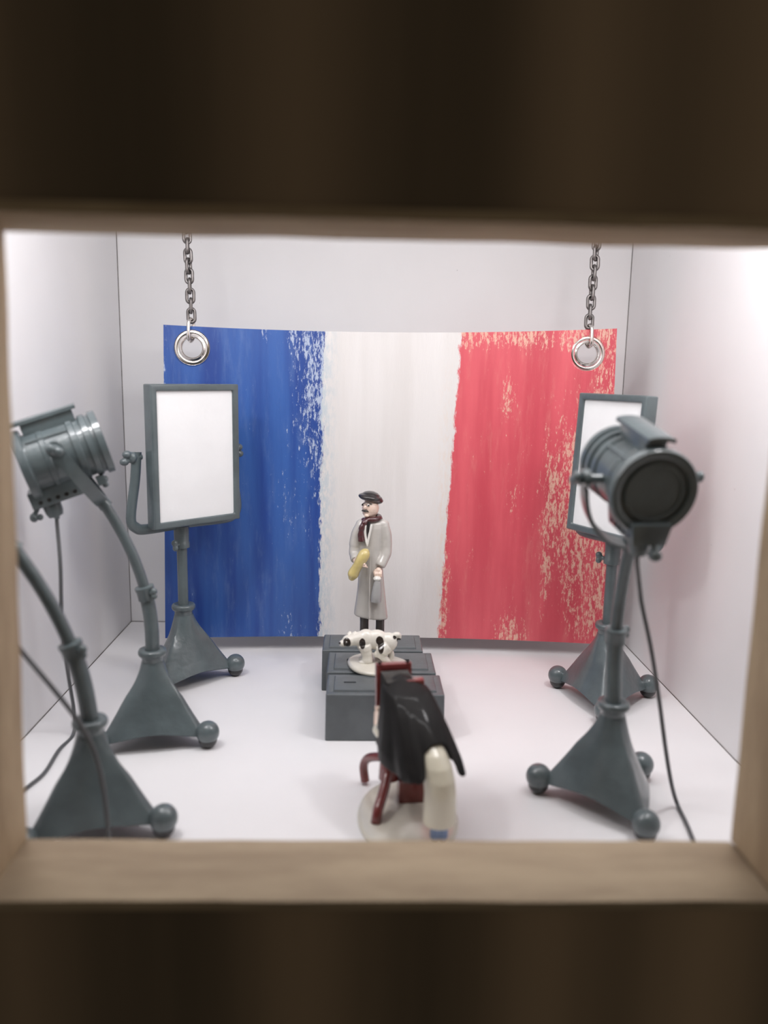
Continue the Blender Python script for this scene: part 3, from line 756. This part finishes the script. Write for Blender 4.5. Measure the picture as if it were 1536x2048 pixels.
# ------------------------------------------------------------------ dog figurine
def dog():
    s = .000218
    root = thing('dog_figurine', 'white glazed dog figurine with black spots standing on the grey boxes', 'figurine', (.030, 1.745, TOP))
    Z0 = .008
    P = lambda x, y, d=0: Vector(((x - 660) * s, d, (478 - y) * s + Z0))
    t = NT('spotted_glaze'); vec, xyz = t.coords()
    col = None; f = None
    spots = [((552, 258, -.02), (.0072, .03, .0115)), ((745, 275, -.02), (.0070, .03, .0185)), ((728, 228, -.02), (.0078, .03, .0095)), ((708, 440, -.01), (.009, .028, .008)),
             ((394, 250, -.018), (.0092, .011, .0115)), ((884, 208, -.003), (.0055, .010, .0055)), ((930, 240, 0), (.006, .01, .006)),
             ((650, 190, .02), (.012, .012, .010)), ((820, 260, .02), (.010, .012, .014))]
    for (x, y, d), r in spots:
        p = P(x, y, d)
        a = None
        for ax, k, rr in (('X', p.x, r[0]), ('Y', p.y, r[1]), ('Z', p.z, r[2])):
            q = t.math('POWER', t.math('DIVIDE', t.math('SUBTRACT', xyz[ax], k), rr), 2)
            a = q if a is None else t.math('ADD', a, q)
        m = t.step(a, 1.08, .92)
        f = m if f is None else t.math('MAXIMUM', f, m)
    t.link(t.mix(f, (.76, .73, .66), (.03, .022, .018)), t.b.inputs['Base Color'])
    t.b.inputs['Roughness'].default_value = .2; t.b.inputs['Coat Weight'].default_value = .3; t.b.inputs['Coat Roughness'].default_value = .12
    b = MB()
    b.ell(P(590, 245), (.024, .0190, .0245)); b.ell(P(700, 245), (.028, .0185, .0235)); b.ell(P(822, 270), (.022, .019, .0225))
    b.ell(P(575, 300, -.002), (.018, .016, .017))
    b.tube([P(560, 230), P(490, 235, -.004), P(430, 243, -.008)], [.0185, .0150, .0125], 18)             # neck
    b.ell(P(408, 243, -.010), (.0150, .0135, .0135)); b.ell(P(352, 266, -.014), (.0095, .0090, .0080))   # skull, muzzle
    b.ell(P(330, 262, -.015), (.0042, .0045, .004))
    b.tube([P(440, 215, -.004), P(470, 180, -.003), P(487, 156, -.002)], [.0065, .0062, .0030], 12)      # ears
    b.tube([P(405, 205, .003), P(425, 180, .006), P(436, 172, .007)], [.005, .0045, .0025], 12)
    # front legs: planted, with shoulder, wrist and paw
    for d in (-.012, .010):
        b.tube(smoothpath([P(575, 290, d), P(592, 350, d), P(604, 410, d), P(606, 462, d)], 4), [.0145] * 4 + [.0130] * 3 + [.0122] * 3 + [.0130] * 3, 14)
        b.ell(P(588, 470, d - .002), (.0165, .0095, .006))
    # hind leg on the far side: hip, knee, hock, paw
    b.tube(smoothpath([P(840, 290, .008), P(815, 355, .009), P(858, 410, .009), P(848, 465, .009)], 4), [.0165] * 4 + [.0115] * 3 + [.0075] * 4 + [.007] * 2, 14)
    b.ell(P(834, 470, .008), (.0105, .0075, .0055))
    # hind leg on the near side, swung forward
    b.tube(smoothpath([P(815, 300, -.010), P(735, 370, -.016), P(782, 425, -.015), P(822, 466, -.013)], 4), [.0155] * 4 + [.0100] * 3 + [.0082] * 4 + [.0078] * 2, 14)
    b.ell(P(700, 378, -.017), (.006, .006, .008)); b.ell(P(818, 470, -.014), (.0105, .0075, .0055))
    b.tube(smoothpath([P(850, 240), P(868, 208, -.001), P(905, 188, -.002), P(936, 202), P(928, 240, .001)], 5), [.0085] * 6 + [.0070] * 8 + [.0058] * 7, 12)
    blend(b, 'body', t.m, root, .0013, 4)
    for x, y, d in ((388, 236, -.0235),): MB().ell(P(x, y, d), (.0014, .0012, .0014)).build('eye', M['white'], root)
    MB().ell(P(322, 258, -.018), (.0035, .0032, .003)).build('nose', M['black'], root)
    # flat irregular base, running from front left to back right
    bs = MB(); n = 40; ring0 = []
    prof = [(.97, 0), (1.0, .003), (.97, .0075), (.90, .009)]
    rings = []
    for k_, z in prof:
        r = []
        for k in range(n):
            a = 2 * PI * k / n
            x = .078 * math.cos(a) * k_; y = .064 * math.sin(a) * k_ * (1 + .06 * math.sin(3 * a))
            x2 = x * math.cos(R(-38)) - y * math.sin(R(-38)); y2 = x * math.sin(R(-38)) + y * math.cos(R(-38))
            r.append(Vector((x2 + .014, y2 - .012, z)))
        rings.append(r)
    bs.loft(rings); bs.build('base', M['plate'], root, angle=60)
dog()

# ------------------------------------------------------------------ photographer figurine
def photographer():
    root = thing('photographer_figurine', 'glazed figurine of a person bending under the black cloth of a red camera', 'figurine', (.09, 1.285, 0))
    L = lambda x, y, z: Vector((x - .09, y - 1.285, z))
    bs = MB().lathe([(.97, 0), (1.0, .003), (.98, .007), (.92, .0085)], n=56)
    bs.v = [Vector((q.x * .088 - .002, q.y * .128, q.z)) for q in bs.v]
    bs.build('base', M['plate'], root, angle=60)
    # camera: the lens board faces the men on the platform
    yaw = R(10); mt = Matrix.Translation(L(.064, 1.362, 0)) @ Matrix.Rotation(yaw, 4, 'Z')
    Q = lambda x, y, z: mt @ Vector((x, y, z))
    fb = MB()
    for (c, sz) in (((0, .012, .2455), (.064, .016, .013)), ((0, .012, .166), (.064, .016, .012)), ((-.026, .012, .206), (.013, .016, .092)), ((.026, .012, .206), (.013, .016, .092)), ((0, .017, .206), (.050, .006, .082))):
        fb.box(c, sz)
    fb.v = [mt @ q for q in fb.v]
    camera = fb.build('camera', M['red'], root, bevel=.0025)
    ln = MB().lathe([(.016, 0), (.016, .012), (.019, .014), (.019, .024), (.015, .025), (.014, .020), (0, .020)], mt @ axis((0, 1, 0), (0, .018, .206)), 32, cap=False)
    ln.build('lens', M['nickel'], camera, angle=40)
    bl = MB(); rings = []
    for i in range(13):
        yy = .006 - .050 * i / 12; k = .022 + (.0035 if i % 2 else 0)
        rings.append([Q(-k, yy, .206 - k * 1.35), Q(k, yy, .206 - k * 1.35), Q(k, yy, .206 + k * 1.35), Q(-k, yy, .206 + k * 1.35)])
    bl.loft(rings); bl.build('bellows', M['black'], camera, angle=20)
    rb = MB().box((.018, -.036, .200), (.052, .020, .078)); rb.v = [mt @ q for q in rb.v]
    rb.build('camera_back', M['red'], camera, bevel=.003)
    # tripod
    leg = lambda pts, r: MB().tube(smoothpath(pts, 6), r, 16).build('tripod_leg', M['red'], root)
    leg([L(.052, 1.345, .082), L(.034, 1.368, .072), L(.018, 1.392, .056), L(.011, 1.401, .036), L(.014, 1.400, .007)], .0084)
    leg([L(.056, 1.335, .080), L(.052, 1.320, .060), L(.046, 1.296, .045), L(.036, 1.264, .028), L(.032, 1.256, .007)], .0092)
    leg([L(.066, 1.340, .080), L(.088, 1.340, .060), L(.112, 1.345, .040), L(.124, 1.350, .022), L(.126, 1.350, .007)], .0078)
    MB().tube([L(.058, 1.340, .165), L(.057, 1.340, .10), L(.056, 1.338, .046)], [.013, .0165, .0185], 20).build('tripod_column', M['red'], root)
    MB().box(L(.098, 1.335, .030), (.052, .034, .044), Matrix.Rotation(R(6), 3, 'Z')).build('plate_case', M['red'], root, bevel=.003)
    # person: legs, hips, back bent forward, head behind the camera, arm reaching round to the lens
    b = MB()
    for dx in (-.0065, .0065):
        b.tube(smoothpath([L(.135 + dx, 1.203, .110), L(.135 + dx, 1.198, .060), L(.135 + dx, 1.203, .016)], 5), [.0095] * 5 + [.0080] * 4 + [.0058] * 2, 14)
        b.ell(L(.135 + dx, 1.212, .0128), (.0058, .012, .0048))
    b.ell(L(.135, 1.203, .115), (.019, .017, .022))
    b.tube(smoothpath([L(.131, 1.212, .122), L(.120, 1.236, .145), L(.104, 1.272, .164), L(.094, 1.290, .176)], 5), [.015] * 5 + [.015] * 6 + [.014] * 5, 18)
    b.tube([L(.096, 1.288, .177), L(.084, 1.304, .190)], [.010, .010], 12)
    b.ell(L(.078, 1.310, .194), (.0165, .018, .0200)); b.ell(L(.072, 1.328, .191), (.004, .005, .005)); b.ell(L(.076, 1.320, .184), (.012, .011, .010))
    for sx in (-1, 1): b.ell(L(.078 + sx * .0165, 1.309, .194), (.003, .005, .006))
    b.tube(smoothpath([L(.086, 1.278, .168), L(.048, 1.296, .150), L(.035, 1.335, .142), L(.0345, 1.362, .162)], 5), [.0105] * 5 + [.009] * 6 + [.0068] * 5, 14)
    b.tube(smoothpath([L(.114, 1.280, .168), L(.122, 1.302, .155), L(.108, 1.322, .172)], 5), [.0105] * 5 + [.0085] * 6, 14)
    for hx, hy, hz, sg in ((.0345, 1.366, .168, 1), (.104, 1.324, .178, -1)):
        b.ell(L(hx, hy, hz), (.0055, .008, .0085))
        for k in range(4):
            q = L(hx + sg * .002, hy + .002 + .0035 * k - .004, hz + .006 - .001 * abs(k - 1.5))
            b.tube([q, q + Vector((sg * .001, .001, .006)), q + Vector((sg * .0045, .002, .0095)), q + Vector((sg * .008, .002, .009))], [.0021, .002, .0019, .0016], 8)
        b.tube([L(hx, hy - .006, hz), L(hx + sg * .004, hy - .009, hz + .005), L(hx + sg * .008, hy - .007, hz + .008)], [.0024, .0023, .0019], 8)
    body = blend(b, 'body', M['skin'], root, .0014, 2)
    # clothes
    tr = MB()
    for dx in (-.0062, .0062): tr.tube([L(.135 + dx, 1.202, .10), L(.135 + dx, 1.198, .055), L(.135 + dx, 1.203, .0150)], [.0125, .0095, .0088], 18)
    blend(tr, 'trousers', M['denim'], root, .0016, 3)
    for dx in (-.0068, .0068):
        MB().ell(L(.135 + dx, 1.211, .0125), (.0070, .0160, .0060)).build('shoe', M['black'], root)
    sm = MB(); rings = []
    for z, rx, ry, cx_, cy_ in ((.040, .0245, .020, .1345, 1.200), (.043, .0275, .0225, .1345, 1.200), (.065, .0275, .0230, .1345, 1.199), (.095, .0262, .0240, .1345, 1.199), (.118, .0258, .0250, .1325, 1.204), (.138, .0255, .0250, .128, 1.214),
                                (.154, .0235, .0235, .122, 1.227), (.165, .0200, .0205, .117, 1.238), (.172, .012, .013, .113, 1.247)):
        rings.append([L(cx_ + rx * math.cos(2 * PI * k / 40), cy_ + ry * math.sin(2 * PI * k / 40), z) for k in range(40)])
    sm.loft(rings)
    sm.tube(smoothpath([L(.125, 1.222, .138), L(.112, 1.254, .155), L(.098, 1.284, .170)], 5), [.0215] * 5 + [.019] * 6, 20)
    sm.tube(smoothpath([L(.086, 1.280, .166), L(.046, 1.296, .150), L(.0345, 1.334, .142)], 5), [.0125] * 5 + [.0105] * 6, 14)
    blend(sm, 'smock', M['cream'], root, .002, 4)
    # black cloth: thick folded drape from the camera back over head and shoulders
    c = MB(); NU, NV = 96, 30
    e_ = Vector((.40, -.916, 0)); p_ = Vector((.916, .40, 0)); O = Vector((.0680, 1.350, 0)); ZT = .2435
    def hem(th):
        # th 0 = over the back of the person, 90 = right, 180 = lens end, 270 = left
        d = math.degrees(th) % 360
        keys = [(0, .170), (20, .166), (30, .126), (40, .116), (70, .114), (100, .112), (140, .125), (180, .150), (222, .132), (262, .112), (292, .112), (318, .120), (334, .126), (342, .160), (360, .170)]
        for (a0, h0), (a1, h1) in zip(keys, keys[1:]):
            if a0 <= d <= a1:
                q = (d - a0) / (a1 - a0); q = q * q * (3 - 2 * q); return h0 + (h1 - h0) * q
    def drape(th, t, off):
        hz = hem(th); z = ZT - (ZT - hz) * t ** 1.25
        sdep = (ZT - z) / .165
        rear = .022 + .195 * sdep ** .62; front = -.004 - .012 * sdep
        hw = .033 + .024 * min(1, sdep * 1.5) ** .8
        cap = min(1, (sdep / .10)) ** .5 if sdep > 0 else 0          # rounded top
        cap = max(cap, .02)
        n = 2.5; ct, st = math.cos(th), math.sin(th)
        a = (rear - front) / 2; m0 = (rear + front) / 2
        ex = math.copysign(abs(ct) ** (2 / n), ct) * a; px = math.copysign(abs(st) ** (2 / n), st) * hw
        fold = 1.03 + sdep * (.050 * math.sin(7 * th + 1.2) + .040 * math.sin(12 * th + 4 * sdep) + .02 * math.sin(19 * th))
        k = cap * fold
        p = O + e_ * (m0 + ex * k) + p_ * (px * k)
        r_ = (e_ * ex + p_ * px); r_ = r_.normalized() if r_.length > 1e-6 else Vector((0, 0, 0))
        q = r_ * off * min(1, sdep * 6) ; return Vector((p.x, p.y, z)) + q + Vector((0, 0, off * max(0, 1 - sdep * 5)))
    rings = []
    for j in range(NV + 1): rings.append([L(*drape(2 * PI * i / NU, j / NV, 0)) for i in range(NU)])
    for j in range(NV, -1, -1): rings.append([L(*drape(2 * PI * i / NU, j / NV, -.0045)) for i in range(NU)])
    c.loft(rings, cap=True)
    o = c.build('focusing_cloth', M['cloth'], None, angle=180)
    md = o.modifiers.new('s', 'SUBSURF'); md.levels = 1; md.render_levels = 1
    bake(o); o.parent = root
photographer()

# ------------------------------------------------------------------ light
def area(name, loc, size, power, color, rot=(0, 0, 0), spread=None):
    l = bpy.data.lights.new(name, 'AREA'); l.shape = 'RECTANGLE'; l.size, l.size_y = size; l.energy = power; l.color = color
    if spread: l.spread = spread
    o = bpy.data.objects.new(name, l); COL.objects.link(o); o.location = loc; o.rotation_euler = rot
    return o
WHT = (1, .98, .99)
area('centre_strip_lamp', (.035, 1.47, ZC - .03), (1.0, .06), 3.1, WHT, (R(26), 0, 0))
area('front_strip_lamp', (.035, 1.02, 1.13), (1.1, .05), 2.1, WHT, (R(58), 0, 0))
area('left_wall_lamp', (XL + .16, 1.22, 1.24), (.16, .16), 3.3, WHT, (R(8), R(18), 0))
area('right_wall_lamp', (XR - .16, 1.22, 1.24), (.16, .16), 3.5, WHT, (R(8), R(-18), 0))
w = bpy.data.worlds.new('World'); S.world = w; w.use_nodes = True
w.node_tree.nodes['Background'].inputs[0].default_value = (1, .88, .70, 1)
w.node_tree.nodes['Background'].inputs[1].default_value = .068

# ------------------------------------------------------------------ camera
F, CX, CY, HC = 1600., 768., 1024., .77
Yd = Vector(((726 - CX) / F, (741 - CY) / F, 1)).normalized()
Dn = Vector((-.018, 1, 0)); Dn.z = -(Dn.x * Yd.x + Dn.y * Yd.y) / Yd.z; Dn.normalize()
Xd = Dn.cross(Yd)
right = Vector((Xd.x, Yd.x, -Dn.x)); down = Vector((Xd.y, Yd.y, -Dn.y)); fwd = Vector((Xd.z, Yd.z, -Dn.z))
cd = bpy.data.cameras.new('camera'); co = bpy.data.objects.new('camera', cd); COL.objects.link(co)
m = Matrix.Identity(4)
for i in range(3):
    m[i][0] = right[i]; m[i][1] = -down[i]; m[i][2] = -fwd[i]
m.translation = (0, 0, HC); co.matrix_world = m
cd.sensor_fit = 'VERTICAL'; cd.sensor_height = 36; cd.sensor_width = 27; cd.lens = F / 2048 * 36
cd.clip_start = .01; cd.clip_end = 50
cd.dof.use_dof = True; cd.dof.focus_distance = 2.05; cd.dof.aperture_fstop = 1.5
S.camera = co
S.view_settings.view_transform = 'Standard'; S.view_settings.look = 'None'; S.view_settings.exposure = .36; S.view_settings.gamma = 1
S.view_settings.use_curve_mapping = False
